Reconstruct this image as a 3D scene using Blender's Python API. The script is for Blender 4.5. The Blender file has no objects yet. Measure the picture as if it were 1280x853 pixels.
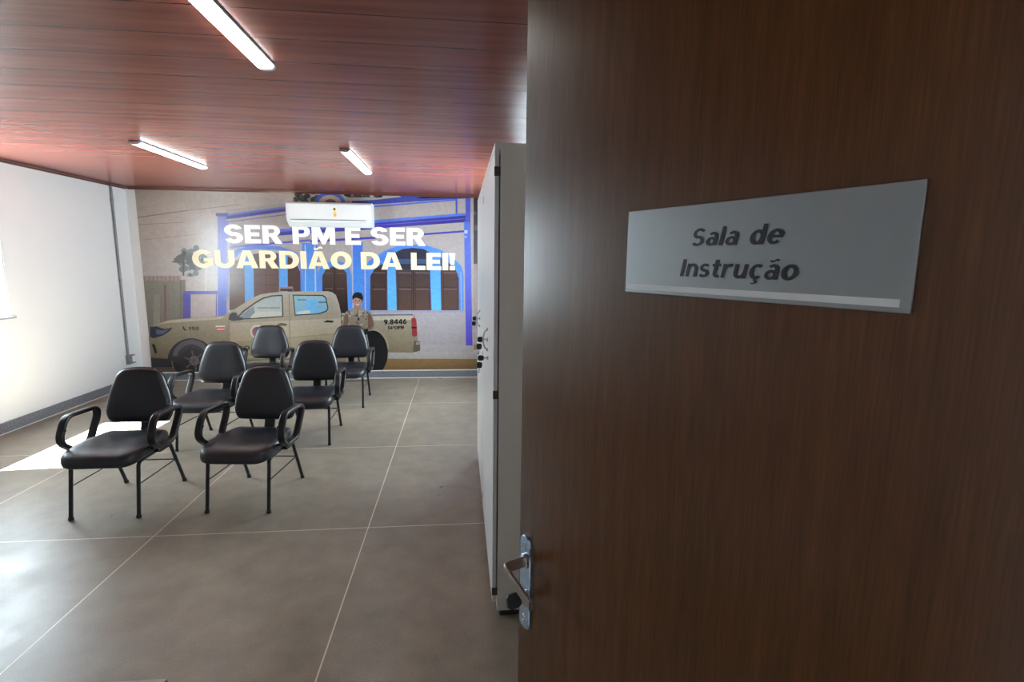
import bpy, bmesh, math, random
from mathutils import Vector, Matrix
R = math.radians
PI = math.pi
scene = bpy.context.scene
COL = scene.collection
random.seed(4)

# ------------------------------------------------------------------ helpers
def link(o, parent=None):
    COL.objects.link(o)
    if parent is not None:
        o.parent = parent
    return o

def obj(name, bm, mats, parent=None, smooth=True, angle=35):
    """link a bmesh as ONE mesh object"""
    me = bpy.data.meshes.new(name)
    bmesh.ops.recalc_face_normals(bm, faces=bm.faces)
    bm.to_mesh(me); bm.free()
    if not isinstance(mats, (list, tuple)):
        mats = [mats]
    for m in mats:
        me.materials.append(m)
    if smooth:
        for p in me.polygons:
            p.use_smooth = True
        me.set_sharp_from_angle(angle=R(angle))
    o = link(bpy.data.objects.new(name, me), parent)
    if smooth:
        wn = o.modifiers.new('weighted_normal', 'WEIGHTED_NORMAL'); wn.keep_sharp = True; wn.weight = 90
    return o

def tag(o, label=None, cat=None, group=None, kind=None):
    if label: o['label'] = label
    if cat: o['category'] = cat
    if group: o['group'] = group
    if kind: o['kind'] = kind
    return o

def empty(name, loc=(0, 0, 0), rz=0.0):
    o = bpy.data.objects.new(name, None)
    o.empty_display_size = 0.1
    o.location = loc; o.rotation_euler = (0, 0, rz)
    return link(o)

def copy_tree(o, parent=None):
    c = o.copy()
    COL.objects.link(c)
    c.parent = parent
    for ch in list(o.children):
        copy_tree(ch, c)
    return c

def add_box(bm, x0, x1, y0, y1, z0, z1, bevel=0.0, seg=2, mi=0):
    n0 = len(bm.faces)
    vs = [bm.verts.new(p) for p in ((x0,y0,z0),(x1,y0,z0),(x1,y1,z0),(x0,y1,z0),(x0,y0,z1),(x1,y0,z1),(x1,y1,z1),(x0,y1,z1))]
    fs = [bm.faces.new([vs[i] for i in f]) for f in ((0,3,2,1),(4,5,6,7),(0,1,5,4),(1,2,6,5),(2,3,7,6),(3,0,4,7))]
    for f in fs: f.material_index = mi
    if bevel > 0:
        es = list({e for f in fs for e in f.edges})
        bmesh.ops.bevel(bm, geom=es, offset=bevel, segments=seg, profile=0.5, affect='EDGES', clamp_overlap=True)
    return bm

def box(x0, x1, y0, y1, z0, z1, bevel=0.0, seg=2):
    return add_box(bmesh.new(), x0, x1, y0, y1, z0, z1, bevel, seg)

def fillet(pts, r, n=6, closed=False):
    """round the corners of a 3-D polyline"""
    P = [Vector(p) for p in pts]; out = []
    N = len(P)
    rr = r if isinstance(r, (list, tuple)) else [r]*N
    for i in range(N):
        if not closed and i in (0, N-1):
            out.append(P[i]); continue
        a, b, c = P[i-1], P[i], P[(i+1) % N]
        u = a-b; v = c-b
        lu, lv = u.length, v.length
        u.normalize(); v.normalize()
        ang = u.angle(v)
        if rr[i] <= 0 or ang > 3.12:
            out.append(b); continue
        t = min(rr[i]/math.tan(ang/2), lu*.49, lv*.49)
        p0 = b+u*t; p1 = b+v*t
        for k in range(n+1):
            s = k/n
            out.append(p0*(1-s)**2 + b*2*s*(1-s) + p1*s*s)
    return out

def add_sweep(bm, pts, prof, closed=False, up=Vector((1, 0, 0)), caps=True):
    """sweep a profile [(a,b)] along pts; a runs along 'up' side vector, b along the in-plane normal"""
    P = [Vector(p) for p in pts]; N = len(P); rings = []
    side = None
    for i in range(N):
        if closed:
            t = (P[(i+1) % N]-P[i-1]).normalized()
        else:
            t = (P[min(i+1, N-1)]-P[max(i-1, 0)]).normalized()
        if side is None:
            s = up - t*up.dot(t)
            if s.length < 1e-4:
                s = Vector((0, 1, 0)) - t*t.y
            side = s.normalized()
        else:
            s = side - t*side.dot(t)
            side = s.normalized()
        nrm = t.cross(side)
        rings.append([bm.verts.new(P[i]+side*a+nrm*b) for a, b in prof])
    M = len(prof)
    for i in range(N if closed else N-1):
        A = rings[i]; B = rings[(i+1) % N]
        for j in range(M):
            bm.faces.new((A[j], A[(j+1) % M], B[(j+1) % M], B[j]))
    if not closed and caps:
        bm.faces.new(rings[0][::-1]); bm.faces.new(rings[-1])
    return bm

def circ(r, n=12, r2=None):
    r2 = r2 or r
    return [(r*math.cos(2*PI*k/n), r2*math.sin(2*PI*k/n)) for k in range(n)]

def rrect(w, h, r, n=4):
    pts = fillet([(-w/2,-h/2,0),(w/2,-h/2,0),(w/2,h/2,0),(-w/2,h/2,0)], r, n, True)
    return [(p.x, p.y) for p in pts]

def add_tube(bm, pts, r, n=12, closed=False):
    return add_sweep(bm, pts, circ(r, n), closed)

def add_cyl(bm, p0, p1, r, n=20, bevel=0.0):
    p0 = Vector(p0); p1 = Vector(p1)
    d = (p1-p0); L = d.length; d.normalize()
    pts = [p0, p1]; 
    up = Vector((1,0,0)) if abs(d.x) < .9 else Vector((0,1,0))
    s = (up-d*up.dot(d)).normalized(); q = d.cross(s)
    prof = [(0.0, r-bevel), (bevel, r), (L-bevel, r), (L, r-bevel)] if bevel > 0 else [(0, r), (L, r)]
    rings = [[bm.verts.new(p0+d*h+(s*math.cos(2*PI*k/n)+q*math.sin(2*PI*k/n))*rad) for k in range(n)] for h, rad in prof]
    for A, B in zip(rings[:-1], rings[1:]):
        for j in range(n):
            bm.faces.new((A[j], A[(j+1)%n], B[(j+1)%n], B[j]))
    bm.faces.new(rings[0][::-1]); bm.faces.new(rings[-1])
    return bm

def add_loft(bm, rings, cap0=True, cap1=True):
    V = [[bm.verts.new(p) for p in ring] for ring in rings]
    M = len(V[0])
    for A, B in zip(V[:-1], V[1:]):
        for j in range(M):
            bm.faces.new((A[j], A[(j+1)%M], B[(j+1)%M], B[j]))
    def cap(r, flip):
        c = bm.verts.new(sum((v.co for v in r), Vector())/len(r))
        for j in range(len(r)):
            f = (r[j], r[(j+1)%len(r)], c)
            bm.faces.new(f[::-1] if flip else f)
    if cap0: cap(V[0], True)
    if cap1: cap(V[-1], False)
    return bm

# ------------------------------------------------------------------ materials
def lin(c):
    c = c/255.0
    return c/12.92 if c <= 0.04045 else ((c+0.055)/1.055)**2.4
def rgb(r, g, b): return (lin(r), lin(g), lin(b), 1.0)

def new_mat(name):
    m = bpy.data.materials.new(name); m.use_nodes = True
    nt = m.node_tree
    return m, nt, nt.nodes['Principled BSDF']

def mat(name, col, rough=0.5, metal=0.0, spec=0.5, var=0.0, scale=30.0, bump=0.0, coat=0.0, coat_rough=0.1):
    m, nt, b = new_mat(name)
    b.inputs['Roughness'].default_value = rough
    b.inputs['Metallic'].default_value = metal
    b.inputs['Specular IOR Level'].default_value = spec
    b.inputs['Coat Weight'].default_value = coat
    b.inputs['Coat Roughness'].default_value = coat_rough
    tc = nt.nodes.new('ShaderNodeTexCoord')
    no = nt.nodes.new('ShaderNodeTexNoise'); no.inputs['Scale'].default_value = scale; no.inputs['Detail'].default_value = 4
    nt.links.new(tc.outputs['Object'], no.inputs['Vector'])
    mx = nt.nodes.new('ShaderNodeMixRGB')
    mx.inputs[1].default_value = tuple(c*(1-var) for c in col[:3])+(1,)
    mx.inputs[2].default_value = tuple(min(1, c*(1+var)) for c in col[:3])+(1,)
    nt.links.new(no.outputs['Fac'], mx.inputs[0])
    nt.links.new(mx.outputs[0], b.inputs['Base Color'])
    if bump > 0:
        bp = nt.nodes.new('ShaderNodeBump'); bp.inputs['Strength'].default_value = bump; bp.inputs['Distance'].default_value = 0.002
        nt.links.new(no.outputs['Fac'], bp.inputs['Height'])
        nt.links.new(bp.outputs['Normal'], b.inputs['Normal'])
    return m

def nmath(nt, op, a, b=None, c=None):
    n = nt.nodes.new('ShaderNodeMath'); n.operation = op
    for i, v in enumerate((a, b, c)):
        if v is None: continue
        if isinstance(v, (int, float)): n.inputs[i].default_value = v
        else: nt.links.new(v, n.inputs[i])
    return n.outputs[0]

def ramp(nt, fac, stops):
    r = nt.nodes.new('ShaderNodeValToRGB')
    el = r.color_ramp.elements
    el[0].position, el[0].color = stops[0]
    el[1].position, el[1].color = stops[-1]
    for p, c in stops[1:-1]:
        e = el.new(p); e.color = c
    nt.links.new(fac, r.inputs['Fac'])
    return r.outputs['Color']

def noise(nt, vec, scale, detail=4, rough=.5, sx=(1,1,1)):
    mp = nt.nodes.new('ShaderNodeMapping'); mp.inputs['Scale'].default_value = sx
    nt.links.new(vec, mp.inputs['Vector'])
    n = nt.nodes.new('ShaderNodeTexNoise')
    n.inputs['Scale'].default_value = scale; n.inputs['Detail'].default_value = detail; n.inputs['Roughness'].default_value = rough
    nt.links.new(mp.outputs[0], n.inputs['Vector'])
    return n.outputs['Fac']

XL, XR, YF, YB, H = -3.989, 0.66, 0.04, 6.791, 2.384    # room
JX, JDX, JY, JDY = -0.535, 1.174, 2.856, 1.3345          # floor joints

def floor_material():
    m, nt, b = new_mat('polished_concrete')
    g = nt.nodes.new('ShaderNodeNewGeometry'); pos = g.outputs['Position']
    s = nt.nodes.new('ShaderNodeSeparateXYZ'); nt.links.new(pos, s.inputs[0])
    def joint(co, off, per, w):
        t = nmath(nt, 'PINGPONG', nmath(nt, 'SUBTRACT', co, off-per*20), per/2)   # distance to the nearest joint
        return nmath(nt, 'LESS_THAN', t, w)
    jm = nmath(nt, 'MAXIMUM', joint(s.outputs['X'], JX, JDX, .0031), joint(s.outputs['Y'], JY, JDY, .0031))
    big = noise(nt, pos, 1.1, 5, .55)
    mid = noise(nt, pos, 7, 5, .6)
    fine = noise(nt, pos, 160, 2, .5)
    c1 = ramp(nt, big, [(.25, FLOOR_A), (.75, FLOOR_B)])
    c2 = ramp(nt, mid, [(.3, (.80,.80,.81,1)), (.7, (1.10,1.08,1.05,1))])
    c3 = ramp(nt, fine, [(.3, (.82,.82,.82,1)), (.7, (1.14,1.14,1.14,1))])
    def mul(a, c):
        n = nt.nodes.new('ShaderNodeMixRGB'); n.blend_type = 'MULTIPLY'; n.inputs[0].default_value = 1
        nt.links.new(a, n.inputs[1]); nt.links.new(c, n.inputs[2]); return n.outputs[0]
    base = mul(mul(c1, c2), c3)
    mj = nt.nodes.new('ShaderNodeMixRGB'); nt.links.new(jm, mj.inputs[0]); nt.links.new(base, mj.inputs[1]); mj.inputs[2].default_value = rgb(214, 200, 180)
    nt.links.new(mj.outputs[0], b.inputs['Base Color'])
    rv = ramp(nt, noise(nt, pos, 2.6, 6, .65), [(.3, (.27,.27,.27,1)), (.7, (.44,.44,.44,1))])
    nt.links.new(rv, b.inputs['Roughness'])
    b.inputs['Specular IOR Level'].default_value = 0.5
    bp = nt.nodes.new('ShaderNodeBump'); bp.inputs['Strength'].default_value = .06; bp.inputs['Distance'].default_value = .003
    nt.links.new(noise(nt, pos, 22, 5, .6), bp.inputs['Height']); nt.links.new(bp.outputs[0], b.inputs['Normal'])
    return m

def ceiling_material():
    m, nt, b = new_mat('pvc_wood_ceiling')
    g = nt.nodes.new('ShaderNodeNewGeometry'); pos = g.outputs['Position']
    s = nt.nodes.new('ShaderNodeSeparateXYZ'); nt.links.new(pos, s.inputs[0])
    per = .242
    yy = nmath(nt, 'SUBTRACT', s.outputs['Y'], 2.213-per*20)
    t = nmath(nt, 'PINGPONG', yy, per/2)
    groove = nmath(nt, 'LESS_THAN', t, .0035)
    idx = nmath(nt, 'FLOOR', nmath(nt, 'DIVIDE', yy, per))
    cmb = nt.nodes.new('ShaderNodeCombineXYZ'); nt.links.new(idx, cmb.inputs[2])
    ad = nt.nodes.new('ShaderNodeVectorMath'); ad.operation = 'MULTIPLY_ADD'
    nt.links.new(cmb.outputs[0], ad.inputs[0]); ad.inputs[1].default_value = (1, 1, 7.3); nt.links.new(pos, ad.inputs[2])
    gr = noise(nt, ad.outputs[0], 4.0, 3, .5, (.3, 5, 1))
    col = ramp(nt, gr, [(.25, CEIL_A), (.5, CEIL_B), (.75, CEIL_C)])
    mj = nt.nodes.new('ShaderNodeMixRGB'); nt.links.new(nmath(nt, 'MULTIPLY', groove, .75), mj.inputs[0]); nt.links.new(col, mj.inputs[1]); mj.inputs[2].default_value = (.004,.003,.003,1)
    nt.links.new(mj.outputs[0], b.inputs['Base Color'])
    b.inputs['Roughness'].default_value = .26
    b.inputs['Specular IOR Level'].default_value = .16
    return m

def door_material():
    m, nt, b = new_mat('varnished_door_veneer')
    tc = nt.nodes.new('ShaderNodeTexCoord'); v = tc.outputs['Object']
    a = noise(nt, v, 9, 8, .65, (6, 6, .35))
    f = noise(nt, v, 60, 4, .6, (9, 9, .25))
    w = noise(nt, v, 1.6, 3, .5, (1.6, 1, .4))
    c1 = ramp(nt, a, [(.25, DOOR_A), (.55, DOOR_B), (.8, DOOR_C)])
    c2 = ramp(nt, f, [(.35, (.78,.76,.74,1)), (.65, (1.08,1.08,1.08,1))])
    c3 = ramp(nt, w, [(.3, (.85,.84,.83,1)), (.7, (1.1,1.1,1.1,1))])
    def mul(p, q):
        n = nt.nodes.new('ShaderNodeMixRGB'); n.blend_type = 'MULTIPLY'; n.inputs[0].default_value = 1
        nt.links.new(p, n.inputs[1]); nt.links.new(q, n.inputs[2]); return n.outputs[0]
    nt.links.new(mul(mul(c1, c2), c3), b.inputs['Base Color'])
    b.inputs['Roughness'].default_value = .26
    b.inputs['Specular IOR Level'].default_value = .5
    bp = nt.nodes.new('ShaderNodeBump'); bp.inputs['Strength'].default_value = .08; bp.inputs['Distance'].default_value = .001
    nt.links.new(f, bp.inputs['Height']); nt.links.new(bp.outputs[0], b.inputs['Normal'])
    return m

def granite_material():
    m, nt, b = new_mat('grey_granite_skirting')
    g = nt.nodes.new('ShaderNodeNewGeometry')
    n1 = noise(nt, g.outputs['Position'], 90, 4, .7)
    c = ramp(nt, n1, [(.3, rgb(72,76,82)), (.5, rgb(112,116,122)), (.7, rgb(150,153,156))])
    nt.links.new(c, b.inputs['Base Color']); b.inputs['Roughness'].default_value = .3
    return m

def print_material():
    m, nt, b = new_mat('printed_vinyl')
    at = nt.nodes.new('ShaderNodeVertexColor'); at.layer_name = 'print'
    g = nt.nodes.new('ShaderNodeNewGeometry')
    n1 = noise(nt, g.outputs['Position'], 26, 5, .6)
    c2 = ramp(nt, n1, [(.3, (.90,.90,.90,1)), (.7, (1.08,1.08,1.08,1))])
    n = nt.nodes.new('ShaderNodeMixRGB'); n.blend_type = 'MULTIPLY'; n.inputs[0].default_value = 1
    nt.links.new(at.outputs[0], n.inputs[1]); nt.links.new(c2, n.inputs[2])
    nt.links.new(n.outputs[0], b.inputs['Base Color'])
    b.inputs['Roughness'].default_value = .27
    b.inputs['Specular IOR Level'].default_value = .6
    return m

def emit(name, col, strength):
    m = bpy.data.materials.new(name); m.use_nodes = True
    nt = m.node_tree; nt.nodes.clear()
    e = nt.nodes.new('ShaderNodeEmission'); e.inputs[0].default_value = col; e.inputs[1].default_value = strength
    o = nt.nodes.new('ShaderNodeOutputMaterial'); nt.links.new(e.outputs[0], o.inputs[0])
    return m

def pane_material():
    m = bpy.data.materials.new('clear_glass'); m.use_nodes = True
    nt = m.node_tree; nt.nodes.clear()
    t = nt.nodes.new('ShaderNodeBsdfTransparent'); t.inputs[0].default_value = (.96,.98,.97,1)
    gl = nt.nodes.new('ShaderNodeBsdfGlossy'); gl.inputs['Roughness'].default_value = .02
    lw = nt.nodes.new('ShaderNodeLayerWeight'); lw.inputs['Blend'].default_value = .5
    fac = nmath(nt, 'MULTIPLY_ADD', nmath(nt, 'POWER', lw.outputs['Facing'], 5.0), .55, .035)
    mx = nt.nodes.new('ShaderNodeMixShader')
    nt.links.new(fac, mx.inputs[0]); nt.links.new(t.outputs[0], mx.inputs[1]); nt.links.new(gl.outputs[0], mx.inputs[2])
    o = nt.nodes.new('ShaderNodeOutputMaterial'); nt.links.new(mx.outputs[0], o.inputs[0])
    return m

FLOOR_A = (.212,.187,.145,1); FLOOR_B = (.288,.255,.201,1)
CEIL_A = (.170,.052,.038,1); CEIL_B = (.218,.066,.047,1); CEIL_C = (.266,.084,.061,1)
DOOR_A = (.076,.029,.0085,1); DOOR_B = (.104,.041,.0128,1); DOOR_C = (.132,.056,.0185,1)

M = dict(
    wall=mat('white_wall_paint', (.70,.712,.72,1), .6, var=.015, scale=6, bump=.03),
    corridor=mat('corridor_block_paint', (.30,.29,.28,1), .7, var=.03, scale=5),
    floor=floor_material(), ceiling=ceiling_material(), door=door_material(), granite=granite_material(),
    grout=mat('white_grout', (.74,.74,.72,1), .6, var=.04),
    cornice=mat('cornice_pvc', (.095,.030,.026,1), .25, var=.12, scale=40),
    vinyl=mat('black_vinyl', (.0085,.0105,.0155,1), .40, var=.15, scale=220, bump=.04, spec=.7),
    plastic=mat('black_plastic', (.010,.0105,.012,1), .34, var=.1, scale=90, spec=.5),
    steel_black=mat('black_painted_tube', (.010,.010,.011,1), .32, var=.1, scale=60),
    cab=mat('white_cabinet_paint', (.66,.68,.68,1), .38, var=.015, scale=8),
    cabside=mat('grey_cabinet_side', (.72,.70,.64,1), .45, var=.02, scale=8),
    hinge=mat('brown_hinge', (.09,.065,.05,1), .4, metal=.3, var=.1),
    dark=mat('under_cabinet_shade', (.03,.03,.028,1), .6, var=.1),  # shadow tone beneath the cabinets
    chrome=mat('brushed_chrome', (.55,.58,.62,1), .26, metal=1.0, var=.05, scale=50),
    satin=mat('satin_grey_pull', (.42,.43,.44,1), .35, metal=.2, var=.03),
    plate=mat('door_plate_steel', (.42,.56,.74,1), .22, metal=.9, var=.06, scale=30),
    lever=mat('lever_steel', (.42,.39,.37,1), .3, metal=.9, var=.05, scale=30),
    keyhead=mat('black_key_plastic', (.008,.008,.009,1), .4, var=.1),
    alu=mat('brushed_aluminium', (.29,.315,.32,1), .38, metal=.75, var=.04, scale=60, spec=.4),
    alu_strip=mat('pale_engraved_strip', (.62,.65,.66,1), .45, var=.02),
    ink=mat('black_ink', (.006,.006,.008,1), .5, var=.05),
    ac=mat('white_ac_plastic', (.70,.70,.69,1), .3, var=.01),
    acline=mat('grey_ac_slot', (.14,.14,.15,1), .4, var=.05),
    label_o=mat('orange_label', (.90,.42,.10,1), .5, var=.05),
    label_y=mat('yellow_label', (.92,.66,.20,1), .5, var=.05),
    grey_pvc=mat('grey_pvc_conduit', (.19,.205,.215,1), .45, var=.04),
    white_pl=mat('white_plate_plastic', (.78,.78,.78,1), .4, var=.02),
    batten=mat('batten_grey_body', (.30,.31,.34,1), .35, var=.03),
    batten_cap=mat('batten_end_cap', (.62,.62,.64,1), .4, var=.03),
    tube=emit('led_diffuser', (1.0, .985, .96, 1), 18.0),
    winframe=mat('white_window_frame', (.74,.75,.75,1), .4, var=.02),
    sill=mat('grey_stone_sill', (.33,.33,.32,1), .4, var=.1, scale=120),
    glass=pane_material(),
    desk=mat('pale_grey_laminate', (.42,.40,.38,1), .4, var=.03),
    deskedge=mat('brown_edge_band', (.07,.05,.04,1), .5, var=.05),
    print=print_material(),
    letter_white=mat('white_print', (.84,.83,.83,1), .33, var=.01),
    letter_cream=mat('cream_print', (.80,.69,.46,1), .33, var=.02),
)

# ------------------------------------------------------------------ room shell
def struct(name, bm, m, smooth=False, parent=None):
    o = obj(name, bm, m, parent, smooth=smooth)
    if parent is None: o['kind'] = 'structure'
    return o

T = .16
struct('floor', box(XL-.3, XR+.6, -2.0, YB+.2, -.12, 0), M['floor'])
struct('ceiling', box(XL-.2, XR+.2, -2.0, YB+.2, H, H+.1), M['ceiling'])
# window opening in the left wall
WY0, WY1, WZ0, WZ1 = 3.84, 4.99, 1.012, 2.16
bm = bmesh.new()
add_box(bm, XL-T, XL, -.15, WY0, 0, H); add_box(bm, XL-T, XL, WY1, YB+.2, 0, H)
add_box(bm, XL-T, XL, WY0, WY1, 0, WZ0); add_box(bm, XL-T, XL, WY0, WY1, WZ1, H)
struct('wall_left', bm, M['wall'])
struct('wall_back', box(XL-T, XR+T, YB, YB+.15, 0, H), M['wall'])
VY0, VY1, VZ0, VZ1 = 4.55, 6.02, 1.012, 2.10
bm = bmesh.new()
add_box(bm, XR, XR+T, -.15, VY0, 0, H); add_box(bm, XR, XR+T, VY1, YB, 0, H)
add_box(bm, XR, XR+T, VY0, VY1, 0, VZ0); add_box(bm, XR, XR+T, VY0, VY1, VZ1, H)
struct('wall_right', bm, M['wall'])
DX0, DX1, DH = -.40, .50, 2.12
bm = bmesh.new()
add_box(bm, XL, DX0, YF-.15, YF, 0, H); add_box(bm, DX1, XR, YF-.15, YF, 0, H); add_box(bm, DX0, DX1, YF-.15, YF, DH, H)
struct('wall_front', bm, M['wall'])
bm = bmesh.new()
add_box(bm, -1.6, 1.5, -1.95, -1.8, 0, H); add_box(bm, -1.75, -1.6, -1.95, -.11, 0, H); add_box(bm, 1.3, 1.45, -1.95, -.11, 0, H); add_box(bm, XR, 1.3, -.16, -.11, 0, H)
struct('wall_corridor_light_block', bm, M['corridor'])  # unseen walls behind the camera, added to keep sky light out of the doorway

# granite skirting with pale grout lines
HB = .097
bm = box(XL, XL+.012, YF, YB, .004, HB); struct('baseboard_left', bm, M['granite'])
bm = bmesh.new(); add_box(bm, XL, XR, YB-.012, YB, .006, HB)
struct('baseboard_back', bm, M['granite'])
bm = bmesh.new()
add_box(bm, XL+.0, XR, YB-.016, YB-.0005, HB, HB+.010); add_box(bm, XL+.012, XR, YB-.020, YB-.012, 0, .007)
struct('trim_1', bm, M['grout'])
bm = box(XL+.012, XL+.018, YF, YB-.02, 0, .005); struct('trim_2', bm, M['grout'])
# ceiling cornice
cp = [(0,0), (.034,0), (.030,-.010), (.018,-.016), (.012,-.028), (0,-.030)]
def cornice(name, p0, p1, inward):
    bm = bmesh.new(); I = Vector(inward)
    rings = [[Vector(p)+I*a+Vector((0,0,b)) for a, b in cp] for p in (p0, p1)]
    add_loft(bm, rings); struct(name, bm, M['cornice'])
cornice('trim_3', (XL, YF, H), (XL, YB, H), (1,0,0))
cornice('trim_4', (XL+.03, YB, H), (XR, YB, H), (0,-1,0))

# windows
def make_window(name, fx0, fx1, px, sx0, sx1, y0, y1, z0, z1):
    fw_ = .018
    bm = bmesh.new()
    add_box(bm, fx0, fx1, y0, y0+fw_, z0, z1); add_box(bm, fx0, fx1, y1-fw_, y1, z0, z1)
    add_box(bm, fx0, fx1, y0+fw_, y1-fw_, z0, z0+fw_); add_box(bm, fx0, fx1, y0+fw_, y1-fw_, z1-fw_, z1)
    win = struct(name, bm, M['winframe'])
    obj('window_pane', box(px-.003, px+.003, y0+fw_, y1-fw_, z0+fw_, z1-fw_), M['glass'], win, smooth=False)
    obj('window_sill', box(sx0, sx1, y0-.03, y1+.03, z0-.020, z0, .003), M['sill'], win)
make_window('window_1', XL-.040, XL-.004, XL-.015, XL-.004, XL+.020, WY0, WY1, WZ0, WZ1)
make_window('window_2', XR+.004, XR+.040, XR+.015, XR-.020, XR+.004, VY0, VY1, VZ0, VZ1)

# ------------------------------------------------------------------ door leaf standing open, with lock furniture
PHI = .4312
door = obj('door_1', box(0, .85, -.035, 0, .008, 2.09, .002), M['door'])
door.location = (.458, .0543, 0); door.rotation_euler = (0, 0, PI/2+PHI)
tag(door, 'open brown wood veneer door leaf filling the right half', 'door', kind='structure')
# backplate (rounded ends), local x to the free edge, local y towards the viewer
def add_plate_xz(bm, cx, cz, w, h, r, y0, y1, bev=.0015, n=8):
    o = [(p.x+cx, p.y+cz) for p in fillet([(-w/2,-h/2,0),(w/2,-h/2,0),(w/2,h/2,0),(-w/2,h/2,0)], r, n, True)]
    def ring(s, y):
        return [Vector((cx+(x-cx)*(1-s/(w/2)), y, cz+(z-cz)*(1-s/(h/2)))) for x, z in o]
    return add_loft(bm, [ring(0, y0), ring(0, y1-bev), ring(bev, y1)])
pl = obj('lock_plate', add_plate_xz(bmesh.new(), .824, .995, .032, .172, .0155, 0, .005), M['plate'], door)
for z in (1.066, 1.056, .932, .922):
    obj('screw', add_cyl(bmesh.new(), (.824, .004, z), (.824, .0062, z), .0036, 12, .0006), M['chrome'], pl)
bm = bmesh.new()
path = fillet([(.822, .004, 1.037), (.822, .046, 1.037), (.738, .047, 1.020)], [0, .009, 0], 6)
add_sweep(bm, path, rrect(.019, .0075, .003, 3), up=Vector((0, 0, 1)))
lv = obj('lever_handle', bm, M['lever'], door)
tag(lv, 'bent flat metal lever')
obj('rosette', add_cyl(bmesh.new(), (.822, .004, 1.037), (.822, .010, 1.037), .0125, 24, .001), M['chrome'], lv)
bm = bmesh.new(); add_cyl(bm, (.822, .003, .972), (.822, .011, .972), .0085, 24, .0008); add_box(bm, .8195, .8245, .003, .0105, .955, .972, .001)
obj('lock_cylinder', bm, M['chrome'], door)
hg = bmesh.new()
for z in (.25, 1.05, 1.85): add_cyl(hg, (.0, -.041, z-.04), (.0, -.041, z+.04), .006, 12)
obj('hinge', hg, M['chrome'], door)

# ------------------------------------------------------------------ keys
def key_bm_head(w=.026, h=.029, t=.008):
    bm = bmesh.new()
    o = [(p.x, p.y) for p in fillet([(-w*.36,-h/2,0),(w*.36,-h/2,0),(w/2,-h*.2,0),(w/2,h*.3,0),(w*.3,h/2,0),(-w*.3,h/2,0),(-w/2,h*.3,0),(-w/2,-h*.2,0)], .005, 4, True)]
    def ring(s, y): return [Vector((x*(1-s), y, z*(1-s))) for x, z in o]
    return add_loft(bm, [ring(.1, -t/2), ring(0, -t/2+.0012), ring(0, t/2-.0012), ring(.1, t/2)])
def make_key(name):
    """key lies in its local XZ plane: head at the origin, blade along -Z"""
    k = empty(name)
    obj('key_head', key_bm_head(), M['keyhead'], k)
    bm = bmesh.new(); add_box(bm, -.0035, .0035, -.001, .001, -.040, -.010, .0006)
    for i in range(4): add_box(bm, .003, .0048, -.0008, .0008, -.036+i*.006, -.033+i*.006)
    obj('key_blade', bm, M['chrome'], k)
    return k
DM = Matrix.Translation(door.location) @ Matrix.Rotation(PI/2+PHI, 4, 'Z')
dk = make_key('key')
# blade (-Z) must point into the door (-Y)
dk.matrix_world = DM @ Matrix.Translation((.817, .030, .974)) @ Matrix.Rotation(R(-90), 4, 'X') @ Matrix.Rotation(R(115), 4, 'Z') @ Matrix.Scale(.92, 4)
tag(dk, 'black-headed key in the lock of the open wooden door', 'key')

# ------------------------------------------------------------------ lettering, drawn glyph by glyph (capital height = 1)
def ring_(cx, cy, rx, ry, ix, iy, a0=0, a1=360, n=None):
    n = n or max(4, int(abs(a1-a0)/9)); q = []
    for k in range(n):
        t0 = R(a0+(a1-a0)*k/n); t1 = R(a0+(a1-a0)*(k+1)/n)
        q.append([(cx+ix*math.cos(t0), cy+iy*math.sin(t0)), (cx+rx*math.cos(t0), cy+ry*math.sin(t0)),
                  (cx+rx*math.cos(t1), cy+ry*math.sin(t1)), (cx+ix*math.cos(t1), cy+iy*math.sin(t1))])
    return q
def bar_(x0, x1, y0, y1): return [[(x0,y0),(x1,y0),(x1,y1),(x0,y1)]]
def mirror_(polys, w): return [[(w-x, y) for x, y in p][::-1] for p in polys]
def tilde_(cx, y, w, h, t):
    q = []; n = 12
    f = lambda s: (cx+(s-.5)*w, y-h*math.sin(2*PI*s))
    for k in range(n):
        a = f(k/n); b = f((k+1)/n)
        q.append([(a[0], a[1]-t/2), (b[0], b[1]-t/2), (b[0], b[1]+t/2), (a[0], a[1]+t/2)])
    return q
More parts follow.
